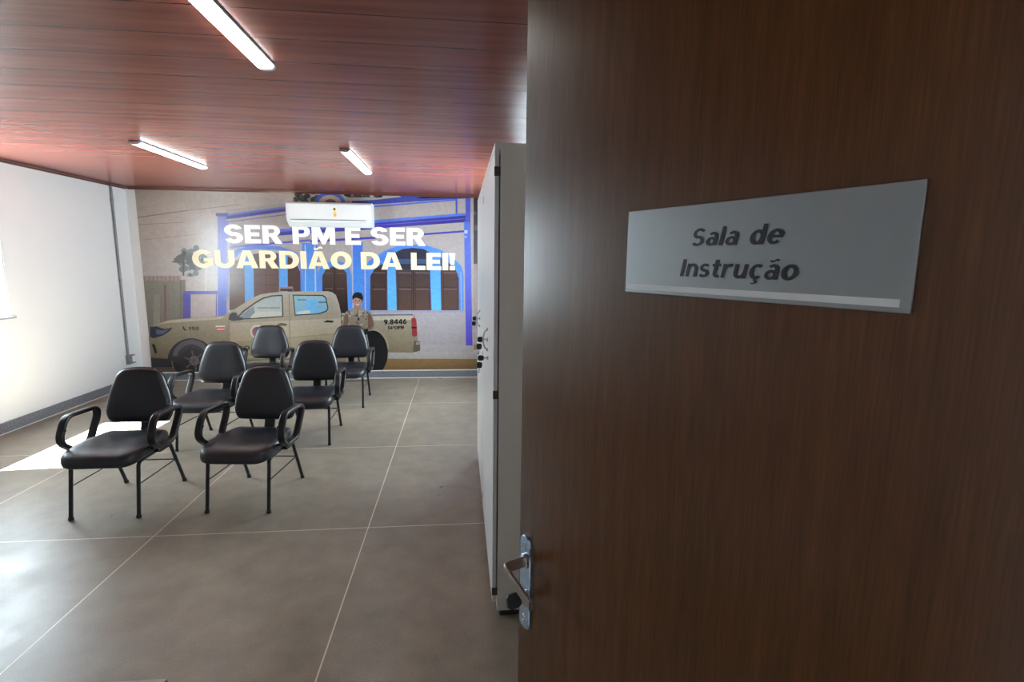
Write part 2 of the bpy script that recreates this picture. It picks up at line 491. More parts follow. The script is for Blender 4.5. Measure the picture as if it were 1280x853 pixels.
def heavy(c):
    """wide, very heavy capitals"""
    s = .30
    if c == 'E': return bar_(0,s,0,1)+bar_(s,.76,.775,1)+bar_(s,.71,.39,.60)+bar_(s,.78,0,.225), .78
    if c == 'L': return bar_(0,s,0,1)+bar_(s,.76,0,.24), .76
    if c == 'I': return bar_(0,.31,0,1), .31
    if c == '!': return [[(.05,.32),(.26,.32),(.32,1),(-.01,1)]]+bar_(.01,.30,0,.245), .31
    if c in 'RP':
        p = bar_(0,s,0,1)+bar_(s,.50,.79,1)+bar_(s,.50,.385,.575)+ring_(.50,.6925,.36,.3075,.08,.105,-90,90)
        if c == 'R': return p+[[(.60,0),(.96,0),(.68,.46),(.36,.42)]], .94
        return p, .86
    if c == 'M':
        d = [[(.50,0),(.64,0),(.66,.20),(.38,1),(.02,1)]]
        return bar_(0,.27,0,1)+d+mirror_(d,1.14)+bar_(.87,1.14,0,1), 1.14
    if c == 'G': return ring_(.53,.5,.53,.515,.21,.275,42,318)+bar_(.56,1.03,.36,.55)+bar_(.76,1.03,.10,.55), 1.03
    if c == 'U': return bar_(0,s,.38,1)+bar_(.68,.98,.38,1)+ring_(.49,.385,.49,.40,.19,.16,180,360), .98
    if c in 'AÃ':
        l = [[(0,0),(.315,0),(.555,.80),(.555,1),(.35,1)]]
        p = l+mirror_(l,1.09)+bar_(.25,.84,.17,.37)
        if c == 'Ã': p = p+tilde_(.545,1.17,.44,.055,.115)
        return p, 1.09
    if c == 'D': return bar_(0,s,0,1)+bar_(s,.47,.775,1)+bar_(s,.47,0,.225)+ring_(.47,.5,.52,.5,.20,.275,-90,90), .99
    if c == 'O': return ring_(.54,.5,.54,.515,.215,.265), 1.08
    if c == 'C': return ring_(.53,.5,.53,.515,.21,.275,42,318), .96
    if c == 'S': return ring_(.43,.705,.43,.31,.13,.10,15,270)+ring_(.45,.295,.44,.31,.14,.10,-165,90), .89
    if c == '0': return ring_(.38,.5,.38,.515,.12,.28), .76
    if c == '1': return bar_(.16,.46,0,1)+[[(0,.62),(.16,.66),(.2,1),(.16,.98)]], .5
    if c == '4': return bar_(.46,.74,0,1)+bar_(0,.86,.18,.40)+[[(0,.40),(.28,.40),(.62,1),(.42,1)]], .86
    if c == '5': return bar_(.06,.74,.78,1)+bar_(.06,.30,.45,1)+ring_(.38,.32,.40,.33,.12,.12,-160,120), .78
    if c == '6': return ring_(.40,.33,.40,.345,.13,.13)+ring_(.50,.45,.50,.565,.22,.33,80,180), .80
    if c == '9': return ring_(.40,.67,.40,.345,.13,.13)+ring_(.30,.55,.50,.565,.22,.33,-100,0), .80
    if c == '8': return ring_(.40,.27,.40,.285,.13,.09)+ring_(.40,.745,.36,.27,.12,.09), .80
    if c == '.': return bar_(0,.26,0,.24), .26
    if c == 'ª': return ring_(.18,.75,.18,.20,.07,.09)+bar_(.28,.38,.55,.95), .38
    return [], .34
def bold(c):
    """humanist bold with lower case"""
    if c == 'S': return ring_(.36,.715,.36,.30,.155,.145,25,270)+ring_(.36,.285,.37,.30,.16,.145,-150,90), .74
    if c == 'I': return bar_(0,.23,0,1), .23
    if c in 'aã':
        p = ring_(.30,.235,.30,.25,.11,.115)+bar_(.44,.64,0,.46)+ring_(.34,.455,.30,.31,.10,.165,0,140)
        if c == 'ã': p = p+tilde_(.33,.93,.42,.045,.10)
        return p, .64
    if c == 'l': return bar_(0,.205,0,1.04), .205
    if c == 'd': return ring_(.35,.375,.35,.39,.145,.225)+bar_(.50,.705,0,1.04), .705
    if c == 'e': return ring_(.37,.375,.37,.39,.165,.235,0,318)+bar_(.12,.735,.315,.45), .74
    if c == 'n': return bar_(0,.205,0,.75)+ring_(.36,.42,.345,.345,.14,.175,0,180)+bar_(.50,.705,0,.43), .705
    if c == 'u': return bar_(0,.205,.33,.75)+bar_(.50,.705,0,.75)+ring_(.345,.33,.345,.345,.14,.175,180,360), .705
    if c == 's': return ring_(.29,.535,.29,.23,.10,.085,25,270)+ring_(.29,.22,.30,.235,.11,.085,-155,90), .59
    if c == 't': return bar_(.12,.325,.22,.97)+bar_(0,.50,.60,.75)+ring_(.43,.22,.31,.22,.105,.07,180,285), .50
    if c == 'r': return bar_(0,.205,0,.75)+ring_(.40,.38,.40,.385,.195,.21,72,180), .52
    if c == 'o': return ring_(.38,.375,.38,.39,.165,.225), .76
    if c == 'ç': return ring_(.37,.375,.37,.39,.165,.235,48,312)+bar_(.30,.40,-.09,.02)+ring_(.31,-.165,.19,.105,.08,.035,-125,80), .66
    return [], .36
def place_text(body, u0, u1, v0, v1, to3d, font, gap=.10, shear=0.0, lift=Vector((0, -.00001, 0))):
    polys = []; x = 0
    for c in body:
        g, w = font(c)
        polys += [[(px+x+shear*py, py) for px, py in p] for p in g]
        x += w+gap
    lo = min(p[0] for q in polys for p in q); hi = max(p[0] for q in polys for p in q)
    bm = bmesh.new()
    for i, q in enumerate(polys):
        bm.faces.new([bm.verts.new(to3d(u0+(px-lo)/(hi-lo)*(u1-u0), v0+py*(v1-v0))+lift*i) for px, py in q])
    return bm

# ------------------------------------------------------------------ the sign on the door
sg = empty('door_sign')
sg.matrix_world = DM
obj('sign_plate', box(.3135, .610, 0, .003, 1.5064, 1.601, .0008), M['alu'], sg)
def on_sign(u, v): return Vector((-u, .0033, v))       # u runs to the viewer's right
bm = place_text('Sala de', -.5135, -.414, 1.5590, 1.5765, on_sign, bold, .13, .2, Vector((0, .000002, 0)))
b2 = place_text('Instrução', -.527, -.398, 1.5275, 1.5455, on_sign, bold, .13, .2, Vector((0, .000002, 0)))
obj('sign_lettering', bm, M['ink'], sg, smooth=False); obj('sign_lettering', b2, M['ink'], sg, smooth=False)
obj('sign_strip', box(.3208, .6075, .003, .0034, 1.5105, 1.5165), M['alu_strip'], sg, smooth=False)
tag(sg, 'grey metal room sign with black lettering on the brown door', 'sign')

# ------------------------------------------------------------------ cabinets
XC = .136
def make_cabinet(y0, y1):
    c = empty('storage_cabinet', (XC, y0, 0))
    W = y1-y0; D = .50; ZT = 1.99; ZB = .03
    bm = bmesh.new()
    add_box(bm, .022, D, 0, W, ZB, ZT-.022, .002)
    add_box(bm, 0, D, 0, W, ZT-.024, ZT, .002)
    obj('body', bm, M['cabside'], c)
    obj('shade_block', box(.035, D-.02, .012, W-.012, .0, ZB+.002), M['dark'], c)  # near-black block stands in for the shadow gap under the cabinet
    for k, (a, b) in enumerate(((0.0, W/2-.0015), (W/2+.0015, W))):
        d = obj('cabinet_door', box(0, .017, a+.001, b-.001, .073, ZT-.028, .0015), M['cab'], c)
        for z in (1.885, 1.003, .123):
            y = a+.0035 if k == 0 else b-.0035
            bm = bmesh.new(); add_box(bm, -.0015, .024, y-.003, y+.003, z-.018, z+.018, .001)
            obj('hinge', bm, M['hinge'], d)
        if k == 0:
            # bow pull near the meeting edge, a lock behind it
            yh = W/2-.045
            path = fillet([(0, yh, 1.119), (-.016, yh, 1.128), (-.026, yh, 1.169), (-.016, yh, 1.21), (0, yh, 1.219)], [0,.02,.05,.02,0], 5)
            bm = bmesh.new(); add_tube(bm, path, .0034, 10)
            h = obj('pull_handle', bm, M['satin'], d)
            for z in (1.119, 1.219): obj('boss', add_cyl(bmesh.new(), (.001, yh, z), (-.007, yh, z), .0075, 16, .001), M['chrome'], h)
            obj('lock', add_cyl(bmesh.new(), (.001, yh+.012, 1.168), (-.006, yh+.012, 1.168), .009, 20, .001), M['chrome'], d)
    return c
YM = 2.9635
cab1 = make_cabinet(2.031, YM-.004)
tag(cab1, 'tall white storage cabinet nearest the open door, its grey side showing', 'cabinet', 'white cabinets along the right wall')
cab2 = copy_tree(cab1); cab2.location = (XC, YM+.004, 0)
tag(cab2, 'tall white storage cabinet standing behind the nearest one, towards the mural', 'cabinet', 'white cabinets along the right wall')
l2 = obj('lock', add_cyl(bmesh.new(), (.001, .385, 1.085), (-.006, .385, 1.085), .009, 20, .001), M['chrome'], None)
l2.parent = [o for o in cab1.children if o.name.startswith('cabinet_door')][0]
def lock_keys(x, y, z, where):
    g = 'black-headed keys on the cabinet locks'
    a = copy_tree(dk); a.matrix_world = Matrix.Translation((x-.030, y, z)) @ Matrix.Rotation(R(-90), 4, 'Y') @ Matrix.Rotation(R(10), 4, 'Z')
    tag(a, 'black-headed key pushed into %s' % where, 'key', g)
    b = copy_tree(dk); b.matrix_world = Matrix.Translation((x-.036, y-.002, z-.034)) @ Matrix.Rotation(R(12), 4, 'Z') @ Matrix.Rotation(R(6), 4, 'Y')
    tag(b, 'black-headed spare key dangling below %s' % where, 'key', g)
    rb = bmesh.new(); add_tube(rb, [Vector((x-.037+.009*math.cos(t), y+.001, z-.016+.009*math.sin(t))) for t in [2*PI*k/20 for k in range(20)]], .0008, 6, True)
    r = obj('key_ring', rb, M['chrome']); 
    tag(r, 'thin wire ring joining the two keys at %s' % where, 'ring', 'key rings on the cabinet locks')
yA = 2.031+(YM-.004-2.031)/2-.033
lock_keys(XC-.006, yA, 1.168, 'the lock by the nearest cabinet pull')
lock_keys(XC-.006, 2.031+.385, 1.085, 'the lowest lock of the nearest cabinet')
lock_keys(XC-.006, yA+YM+.004-2.031, 1.168, 'the lock by the farther cabinet pull')

# ------------------------------------------------------------------ air conditioner
ac = empty('air_conditioner', (-1.575, YB, 1.948))
w2 = .505
def acring(x):
    return [Vector((x, y, z)) for y, z in [(p.x, p.y) for p in fillet([(0,0,0),(-.10,0,0),(-.20,.075,0),(-.205,.27,0),(-.18,.29,0),(0,.29,0)], [0,.03,.04,.02,.02,0], 4)]]
bm = bmesh.new(); add_loft(bm, [acring(-w2), acring(w2)])
obj('housing', bm, M['ac'], ac)
obj('front_panel', box(-w2+.03, w2-.045, -.2105, -.20, .085, .265, .004), M['ac'], ac)
bm = bmesh.new(); add_box(bm, -w2+.05, w2-.07, -.207, -.196, .074, .081, .001)
obj('panel_gap', bm, M['acline'], ac)
bm = bmesh.new()
add_loft(bm, [[Vector((x, -.105-.0, .006)), Vector((x, -.112, -.001)), Vector((x, -.182, .050)), Vector((x, -.176, .057))] for x in (-w2+.05, w2-.06)])
obj('air_flap', bm, M['ac'], ac)
lab = obj('sticker', box(.055, .088, -.2115, -.2104, .145, .225), M['label_y'], ac, smooth=False)
obj('sticker_print', box(.055, .088, -.2120, -.2114, .118, .160), M['label_o'], lab, smooth=False)
obj('sticker_dot', add_cyl(bmesh.new(), (.066, -.2114, .208), (.066, -.2122, .208), .013, 16), M['ink'], lab, smooth=False)
tag(ac, 'white split air conditioner with small orange sticker above the mural lettering', 'air conditioner')

# ------------------------------------------------------------------ conduit and outlet on the left wall
cd = empty('electrical_conduit', (XL, 6.505, 0))
obj('pipe', add_cyl(bmesh.new(), (.016, 0, .36), (.016, 0, H-.03), .0125, 16), M['grey_pvc'], cd)
for z in (1.28, 2.2):
    obj('pipe_clip', add_cyl(bmesh.new(), (.016, 0, z-.018), (.016, 0, z+.018), .0155, 16, .002), M['grey_pvc'], cd)
ob = obj('junction_box', box(.0, .042, -.032, .032, .27, .385, .006), M['grey_pvc'], cd)
obj('cover_plate', box(.0, .038, .030, .085, .29, .365, .004), M['white_pl'], ob)
for z in (.272, .364): obj('box_lug', box(.0, .040, .034, .090, z, z+.014, .002), M['grey_pvc'], ob)
tag(cd, 'grey plastic conduit running down the white wall to a small box', 'conduit')

# ------------------------------------------------------------------ LED battens
def make_batten(x, y0, y1):
    t = empty('ceiling_light', (x, (y0+y1)/2, H))
    L = (y1-y0)/2; w = .038
    bm = bmesh.new()
    add_box(bm, -w, w, -L, L, -.011, 0, .002)
    obj('housing', bm, M['batten'], t)
    prof = [(-w+.002, -.011), (-w+.003, -.016), (-w*.72, -.023), (-w*.3, -.026), (w*.3, -.026), (w*.72, -.023), (w-.003, -.016), (w-.002, -.011)]
    bm = bmesh.new(); add_loft(bm, [[Vector((a, y, b)) for a, b in prof] for y in (-L+.022, L-.022)])
    obj('diffuser', bm, M['tube'], t)
    for s in (-1, 1):
        bm = bmesh.new()
        ys = sorted((s*(L-.022), s*L))
        add_loft(bm, [[Vector((a*1.02, y, b*1.02)) for a, b in prof] for y in ys])
        obj('end_cap', bm, M['batten_cap'], t)
    return t
bt = make_batten(-.835, 1.46, 2.495)
tag(bt, 'white LED ceiling batten nearest the viewer, cut by the top edge', 'ceiling light', 'LED battens on the wood ceiling')
for x, y, lb in ((-2.345, 4.665, 'lit LED ceiling batten at the left, nearest the white window wall'), (-.868, 4.70, 'lit LED ceiling batten above the space before the air conditioner')):
    c = copy_tree(bt); c.location = (x, y, H); tag(c, lb)

# ------------------------------------------------------------------ chairs
def make_chair():
    ch = empty('office_armchair')
    # --- seat cushion
    out = [(p.x, p.y) for p in fillet([(-.215,-.305,0),(.215,-.305,0),(.222,-.05,0),(.19,.15,0),(-.19,.15,0),(-.222,-.05,0)], [.10,.10,.12,.07,.07,.12], 8, True)]
    def sring(inset, z):
        k = 1-inset/.21
        r = []
        for x, y in out:
            X = x*k; Y = -.075+(y+.075)*k
            dz = -.030*max(0, (-Y-.15)/.155)**2 + .006*max(0, (Y-.02)/.13)
            dz += .010*(X/.21)**2*(1 if z > .39 else 0)
            r.append(Vector((X, Y, z+dz)))
        return r
    rings = [sring(.03,.350), sring(.010,.353), sring(.002,.362), sring(0,.376), sring(.002,.392), sring(.010,.406), sring(.026,.416), sring(.06,.420), sring(.11,.418), sring(.16,.416)]
    obj('seat', add_loft(bmesh.new(), rings), M['vinyl'], ch)
    bm = bmesh.new(); add_loft(bm, [sring(.035,.340), sring(.020,.345), sring(.018,.353)])
    obj('seat_pan', bm, M['plastic'], ch)
    # --- backrest
    ol = [(p.x, p.y) for p in fillet([(-.180,0,0),(0,-.006,0),(.180,0,0),(.204,.065,0),(.192,.165,0),(.130,.345,0),(0,.354,0),(-.130,.345,0),(-.192,.165,0),(-.204,.065,0)], [.055,.3,.055,.07,.4,.14,.3,.14,.4,.07], 6, True)]
    def bring(inset, d):
        k = 1-inset/.17; r = []
        for x, z in ol:
            X = x*k; Z = .165+(z-.165)*k
            y = d - .30*X*X + .16*Z - .10*(Z-.12)**2*2
            r.append(Vector((X, .172+y, .470+Z)))
        return r
    bk = obj('backrest', add_loft(bmesh.new(), [bring(.16,-.040), bring(.11,-.041), bring(.06,-.040), bring(.026,-.035), bring(.010,-.027), bring(.002,-.016), bring(0,-.004), bring(.004,.004)]), M['vinyl'], ch)
    obj('back_shell', add_loft(bmesh.new(), [bring(-.003,.000), bring(-.002,.007), bring(.008,.016), bring(.03,.022), bring(.08,.026), bring(.14,.026)]), M['plastic'], bk)
    # --- spine bracket
    bm = bmesh.new()
    path = fillet([(0,.02,.338),(0,.195,.338),(0,.232,.44),(0,.258,.60)], [0,.05,.06,0], 7)
    add_sweep(bm, path, rrect(.068, .022, .007, 3), up=Vector((1,0,0)))
    obj('back_bracket', bm, M['plastic'], ch)
    # --- arm loops
    for s in (-1, 1):
        loop = fillet([(s*.252,-.196,.455),(s*.252,-.125,.590),(s*.252,.185,.578),(s*.246,.050,.380),(s*.246,-.105,.380)], [.075,.085,.055,.07,.07], 9, True)
        bm = bmesh.new(); add_sweep(bm, loop, rrect(.044, .026, .011, 4), True, up=Vector((1,0,0)))
        ar = obj('armrest', bm, M['plastic'], ch)
        bm = bmesh.new(); xs = sorted((s*.12, s*.245)); add_box(bm, xs[0], xs[1], -.085, .03, .342, .352, .002)
        xs = sorted((s*.214, s*.236)); add_box(bm, xs[0], xs[1], -.085, .03, .342, .385, .003)
        obj('arm_mount', bm, M['plastic'], ar)
        bm = bmesh.new(); xs = sorted((s*.225, s*.236)); add_cyl(bm, (xs[0], -.165, .52), (xs[1], -.165, .52), .008, 12, .002)
        obj('bolt', bm, M['plastic'], ar)
    # --- tube legs, rails, rods
    for s in (-1, 1):
        bm = bmesh.new(); add_tube(bm, fillet([(s*.187,-.262,.010),(s*.186,-.214,.328),(s*.184,-.12,.331)], [0,.03,0], 6), .0112, 12)
        l = obj('leg', bm, M['steel_black'], ch)
        obj('foot_cap', add_cyl(bmesh.new(), (s*.187,-.2635,0), (s*.187,-.260,.020), .0145, 14, .003), M['plastic'], l)
        bm = bmesh.new(); add_tube(bm, fillet([(s*.189,.262,.010),(s*.185,.128,.331),(s*.184,.03,.331)], [0,.03,0], 6), .0112, 12)
        l = obj('leg', bm, M['steel_black'], ch)
        obj('foot_cap', add_cyl(bmesh.new(), (s*.189,.266,0), (s*.189,.2585,.020), .0145, 14, .003), M['plastic'], l)
        obj('side_rod', add_tube(bmesh.new(), [(s*.187,-.234,.198),(s*.187,.184,.194)], .0042, 8), M['steel_black'], ch)
    bm = bmesh.new()
    for s in (-1, 1): add_tube(bm, [(s*.184,-.125,.331),(s*.184,.035,.331)], .0105, 10)
    for y in (-.10, .03): add_tube(bm, [(-.184,y,.331),(.184,y,.331)], .0105, 10)
    obj('seat_frame', bm, M['steel_black'], ch)
    obj('rear_rod', add_tube(bmesh.new(), [(-.187,.186,.192),(.187,.186,.192)], .0042, 8), M['steel_black'], ch)
    return ch
CH = [(-2.107, 3.345, 0.5, 'black vinyl armchair in the front row, left, nearest the white window wall'),
      (-1.333, 3.357, -5.0, 'black vinyl armchair in the front row, right, in front of the others'),
      (-2.075, 4.455, -3.0, 'black vinyl armchair in the middle row, left, directly behind the front left one'),
      (-1.292, 4.515, 2.5, 'black vinyl armchair in the middle row, right, behind the front right one'),
      (-2.085, 5.63, -2.0, 'black vinyl armchair in the back row, left, before the printed truck doors'),
      (-1.215, 5.630, 2.0, 'black vinyl armchair in the back row, right, before the printed officer')]
chair = make_chair()
for i, (x, y, a, lb) in enumerate(CH):
    o = chair if i == 0 else copy_tree(chair)
    o.location = (x, y, 0); o.rotation_euler = (0, 0, R(a))
    tag(o, lb, 'chair', 'black armchairs in three rows')

# ------------------------------------------------------------------ desk corner at the bottom edge
dkx0, dkx1, dky0, dky1 = -1.55, -.557, .32, .927
ds = empty('desk', ((dkx0+dkx1)/2, (dky0+dky1)/2, 0))
hx, hy = (dkx1-dkx0)/2, (dky1-dky0)/2
tp = obj('desk_top', box(-hx, hx, -hy, hy, .725, .75, .002), M['desk'], ds)
bm = bmesh.new(); add_box(bm, hx-.0005, hx+.0015, -hy+.002, hy-.002, .727, .7475); add_box(bm, -hx-.0015, -hx+.0005, -hy+.002, hy-.002, .727, .7475)
obj('edge_band', bm, M['deskedge'], tp, smooth=False)
for sx in (-1, 1):
    for sy in (-1, 1):
        x = sx*(hx-.05); y = sy*(hy-.05)
        obj('leg', box(x-.018, x+.018, y-.018, y+.018, 0, .726, .003), M['grey_pvc'], ds)
tag(ds, 'pale grey desk top, its corner just showing at the bottom edge', 'desk')
# ------------------------------------------------------------------ printed mural on the back wall (a flat print, built on the wall plane)
YM_ = YB-.004
def cam_axes():
    F, PITCH, YAW, ROLL = 639.845, .1524, .1031, .0118
    fwv = Vector((math.sin(YAW)*math.cos(PITCH), math.cos(YAW)*math.cos(PITCH), -math.sin(PITCH)))
    r0 = Vector((math.cos(YAW), -math.sin(YAW), 0)); u0 = r0.cross(fwv)
    return F, fwv, r0*math.cos(ROLL)+u0*math.sin(ROLL), -r0*math.sin(ROLL)+u0*math.cos(ROLL)
_F, _f, _r, _u = cam_axes()
def wall_xz(px, py):
    """wall coordinates of a spot measured on the photographed print"""
    d = _f+_r*((px-640)/_F)+_u*((426.5-py)/_F)
    t = YM_/d.y
    return d.x*t, 1.54+d.z*t
GP = .87                                    # ink reflectance for a given printed tone
def ink(c):
    # slightly faded print
    l = [lin(v) for v in c[:3]]; g = .3*l[0]+.55*l[1]+.15*l[2]
    return tuple(min(.9, (g+(v-g)*.84)*GP) for v in l)+(1,)
LAYER = [0]
class Print:
    def __init__(s): s.bm = bmesh.new(); s.lay = s.bm.loops.layers.float_color.new('print')
    def add(s, pts, col, col2=None, axis='y'):
        """col..col2 : tone at the low and the high end of the axis (photo pixels)"""
        LAYER[0] += 1
        y = YM_-LAYER[0]*.000025
        k = 1 if axis == 'y' else 0
        lo = min(p[k] for p in pts); hi = max(p[k] for p in pts)
        # a graded tone is cut into bands so that it runs evenly over the shape
        t_ = bmesh.new(); t_.faces.new([t_.verts.new((p[0], p[1], 0)) for p in pts])
        bands = 10 if (col2 is not None and len(pts) > 4) else 1
        for j in range(1, bands):
            n = [0, 0, 0]; n[k] = 1; q = [0, 0, 0]; q[k] = lo+(hi-lo)*j/bands
            bmesh.ops.bisect_plane(t_, geom=t_.verts[:]+t_.edges[:]+t_.faces[:], plane_co=q, plane_no=n)
        for tf in t_.faces:
            vs = []; cs = []
            for v in tf.verts:
                x, z = wall_xz(v.co.x, v.co.y)
                vs.append(s.bm.verts.new((min(max(x, MX0), MX1), y, min(max(z, MZ0), MZ1))))
                t = (v.co[k]-lo)/(hi-lo) if col2 is not None else 0
                cs.append(ink(col if col2 is None else [a*(1-t)+b*t for a, b in zip(col, col2)]))
            f = s.bm.faces.new(vs)
            for lp, c in zip(f.loops, cs): lp[s.lay] = c
        t_.free()
    def rect(s, x0, y0, x1, y1, col, col2=None, axis='y'): s.add([(x0,y0),(x1,y0),(x1,y1),(x0,y1)], col, col2, axis)
    def line(s, p0, p1, w, col):
        p0 = Vector(p0); p1 = Vector(p1); d = (p1-p0).normalized(); n = Vector((-d.y, d.x))*w/2
        s.add([p0+n, p1+n, p1-n, p0-n], col)
    def disc(s, cx, cy, rx, ry, col, col2=None, a0=0, a1=360, n=28):
        pts = [(cx+rx*math.cos(R(a0+(a1-a0)*k/n)), cy+ry*math.sin(R(a0+(a1-a0)*k/n))) for k in range(n if a1-a0 >= 360 else n+1)]
        s.add(pts, col, col2)
    def arc(s, cx, cy, rx, ry, w, a0, a1, col, n=18):
        o = [(cx+rx*math.cos(R(a0+(a1-a0)*k/n)), cy+ry*math.sin(R(a0+(a1-a0)*k/n))) for k in range(n+1)]
        i = [(cx+(rx-w)*math.cos(R(a0+(a1-a0)*k/n)), cy+(ry-w)*math.sin(R(a0+(a1-a0)*k/n))) for k in range(n+1)]
        s.add(o+i[::-1], col)
    def text(s, body, x0, x1, ybase, ytop, col, slope=0.0):
        LAYER[0] += 1
        y = YM_-LAYER[0]*.000025
        def to3d(u, v):
            x, z = wall_xz(u, v+slope*(u-x0)); return Vector((x, y, z))
        b = place_text(body, x0, x1, ybase, ytop, to3d, heavy, .12)
        for f in b.faces:
            n = s.bm.faces.new([s.bm.verts.new(v.co) for v in f.verts])
            for lp in n.loops: lp[s.lay] = ink(col)
        b.free()
    def build(s, name, parent): return obj(name, s.bm, M['print'], parent, smooth=False)
MX0, MX1, MZ0, MZ1 = -3.880, XR-.002, HB+.014, H-.031
mu = empty('wall_mural', ((MX0+MX1)/2, YB, MZ0))
def mpart(p, name):
    o = p.build(name, mu); o.matrix_parent_inverse = Matrix.Translation(mu.location).inverted(); return o
bm = box(MX0, MX1, YM_, YB-.0005, MZ0, MZ1); vs_ = obj('vinyl_sheet', bm, M['white_pl'], mu, smooth=False)
vs_.matrix_parent_inverse = Matrix.Translation(mu.location).inverted()

# --- street, sky, walls, planting
P = Print()
P.add([(150,225),(700,225),(700,300),(150,300)], (172,157,147), (184,170,162))
P.add([(150,300),(700,300),(700,352),(150,352)], (184,170,162), (186,180,180))
P.line((172,272),(236,263),.9,(112,102,98)); P.line((236,263),(300,256),.8,(130,120,112))
P.line((174,281),(230,278),.7,(136,125,118)); P.line((180,300),(255,292),.6,(146,136,128))
P.rect(176,350,232,420,(140,136,124),(118,112,98))
P.rect(176,345,226,351,(168,148,142)); 
for k in range(9): P.line((181+k*5.2,345),(181+k*5.2,351),.7,(112,98,94))
P.rect(205,356,208,412,(126,100,90)); P.rect(192,368,200,412,(146,140,128)); P.line((226,350),(226,412),1.4,(112,108,98))
random.seed(11)
for k in range(60):
    a = random.random()*6.28; q = random.random()**.5
    cx, cy = 241+17*q*math.cos(a), 327+18*q*math.sin(a); g = random.uniform(-14, 14)
    P.disc(cx, cy, random.uniform(2,5), random.uniform(2,4.5), (104+g,114+g,110+g), n=7)
for k in range(9):
    a = R(-170+k*20); P.add([(231,330),(231+17*math.cos(a), 327+12*math.sin(a)+3),(231+10*math.cos(a)+2, 326+9*math.sin(a)-2)], (96,100,92))
P.rect(228.5,314,230.5,345,(92,86,80)); P.disc(230.5,317,3,3,(88,82,82),n=8)
P.rect(232,346,284,412,(192,182,178),(176,168,166))
P.line((258,330),(257,366),1.2,(214,206,204))
P.rect(229,364.5,238.5,412,(88,82,186),(74,62,160)); P.rect(229,364,274,368,(96,92,190)); P.rect(238.5,368,270,412,(184,172,172),(170,160,158))
P.line((247,368),(247,410),.7,(168,158,158)); P.line((270.5,368),(270.5,410),1.2,(92,88,176))
# pavement and ochre ground at the foot of the house
P.rect(150,440,700,452,(158,150,146)); P.rect(480,430,700,437.5,(150,128,86)); P.rect(480,437.5,700,448.5,(176,168,164),(164,156,150))
P.rect(480,448.5,700,470,(142,108,58),(124,92,46)); P.rect(150,452,480,470,(94,84,74))
P.rect(588,240,700,330,(46,44,50),(62,58,60)); P.rect(588,330,700,430,(150,132,132),(166,154,156))
for k in range(26): P.disc(random.uniform(592,640),random.uniform(246,318),random.uniform(1.5,4),random.uniform(2,4),random.choice([(34,40,38),(58,60,58),(46,44,56),(80,84,84)]),n=7)
# trees above the roof
for k in range(46):
    x = random.choice([random.uniform(368,398), random.uniform(434,477)])
    P.disc(x, random.uniform(240,253), random.uniform(2.5,5), random.uniform(2,4), random.choice([(38,48,40),(52,62,50),(70,74,62),(30,36,34)]), n=7)
mpart(P, 'printed_street')

# --- the blue and mauve house
P = Print()
WALL = (178,164,160); BL = (62,76,184); BR = (52,140,224); CY = (70,172,222); DB = (54,52,146); BRN = (92,64,54); BR2 = (66,46,42)
P.add([(283,262),(440,247),(592,243),(592,440),(283,440)], (160,148,144), (168,158,160))
P.disc(412.5,254,19,14,(64,92,190),a0=180,a1=360); P.disc(412.5,255,14.5,11,(184,160,142),a0=180,a1=360); P.disc(413,256,8,7,(118,88,72),a0=180,a1=360)
# left roof edge and cornices
P.add([(282,268),(357,258),(357,264.5),(282,274.5)], (72,66,146)); P.add([(282,268),(357,258),(357,260.5),(282,270.5)], (104,112,196))
P.line((283,278),(357,268.5),1.0,(96,92,160)); P.rect(283,276,286,300,(120,112,184))
P.add([(344,287),(470,277.5),(470,286),(344,295)], (80,98,206)); P.add([(344,290.5),(470,282),(470,286.5),(344,295)], DB)
P.line((287,309),(388,300.5),2.6,(84,82,184)); P.line((388,302),(470,297.2),2.8,(58,56,160))
# right roof edge
P.add([(440,251.5),(468,250),(502,246.5),(500,243),(592,243),(592,247),(470,255.5),(440,258)], (46,66,158)); P.add([(528,245),(592,244),(592,246.5),(558,247.6),(520,248.5)], (34,32,52))
P.add([(467,257.5),(570,249),(570,251),(467,259.5)], (70,96,196)); P.rect(569.5,249,571.8,268,(56,70,180))
P.add([(467,275.4),(588,266),(588,269),(467,279)], (66,106,204)); P.add([(467,279),(588,269),(588,277.5),(467,286)], (58,50,160), (42,40,128), 'x')
P.line((467,282),(588,273),.8,(84,84,200)); P.line((530,293),(580,289.3),2.4,(54,56,158))
# pilasters
P.rect(272.5,268,283.5,402,(112,104,184),(84,110,208)); P.rect(270,266.5,285,270.5,(84,78,140)); P.line((286.5,300),(287,402),1.5,(188,184,214))
P.add([(580,277),(588,277),(590.5,432),(582.5,432)], (64,104,208), (86,66,196)); P.rect(582,248,588,278,(62,74,184)); P.rect(580.5,288,584.5,292,(176,178,208)); P.rect(580.5,295,583.5,297.4,(150,152,200))
# left window group
P.add([(283,340),(286,324),(296,312),(318,306),(350,308),(372,316),(377,330),(379,372),(283,372)], (86,120,208))
P.add([(285.5,345),(290,328),(300,316),(320,311.5),(349,313),(368,320),(375,336),(376,385),(285.5,388)], (172,158,158))
P.add([(287,338),(294,326),(306,321),(306.5,385),(287,388)], (118,92,84),(96,66,56)); P.add([(316,318),(332,315),(349,317),(349,375),(317,378)], (98,70,66),(96,58,50)); P.add([(359.5,320),(369,326),(375.5,340),(376,370),(359.5,370)], (82,56,54),(74,44,40))
P.add([(305.5,322),(316.8,318),(317.6,376),(306.5,380)], (78,152,220)); P.add([(348.5,317),(359.6,320),(360,368),(349.3,368)], (66,150,226)); P.line((333,318),(333,372),.8,(70,44,40))
for y in (344,356): P.line((318,y),(348,y),.7,(70,44,42)); P.line((288,y),(305,y+.5),.7,(82,58,54))
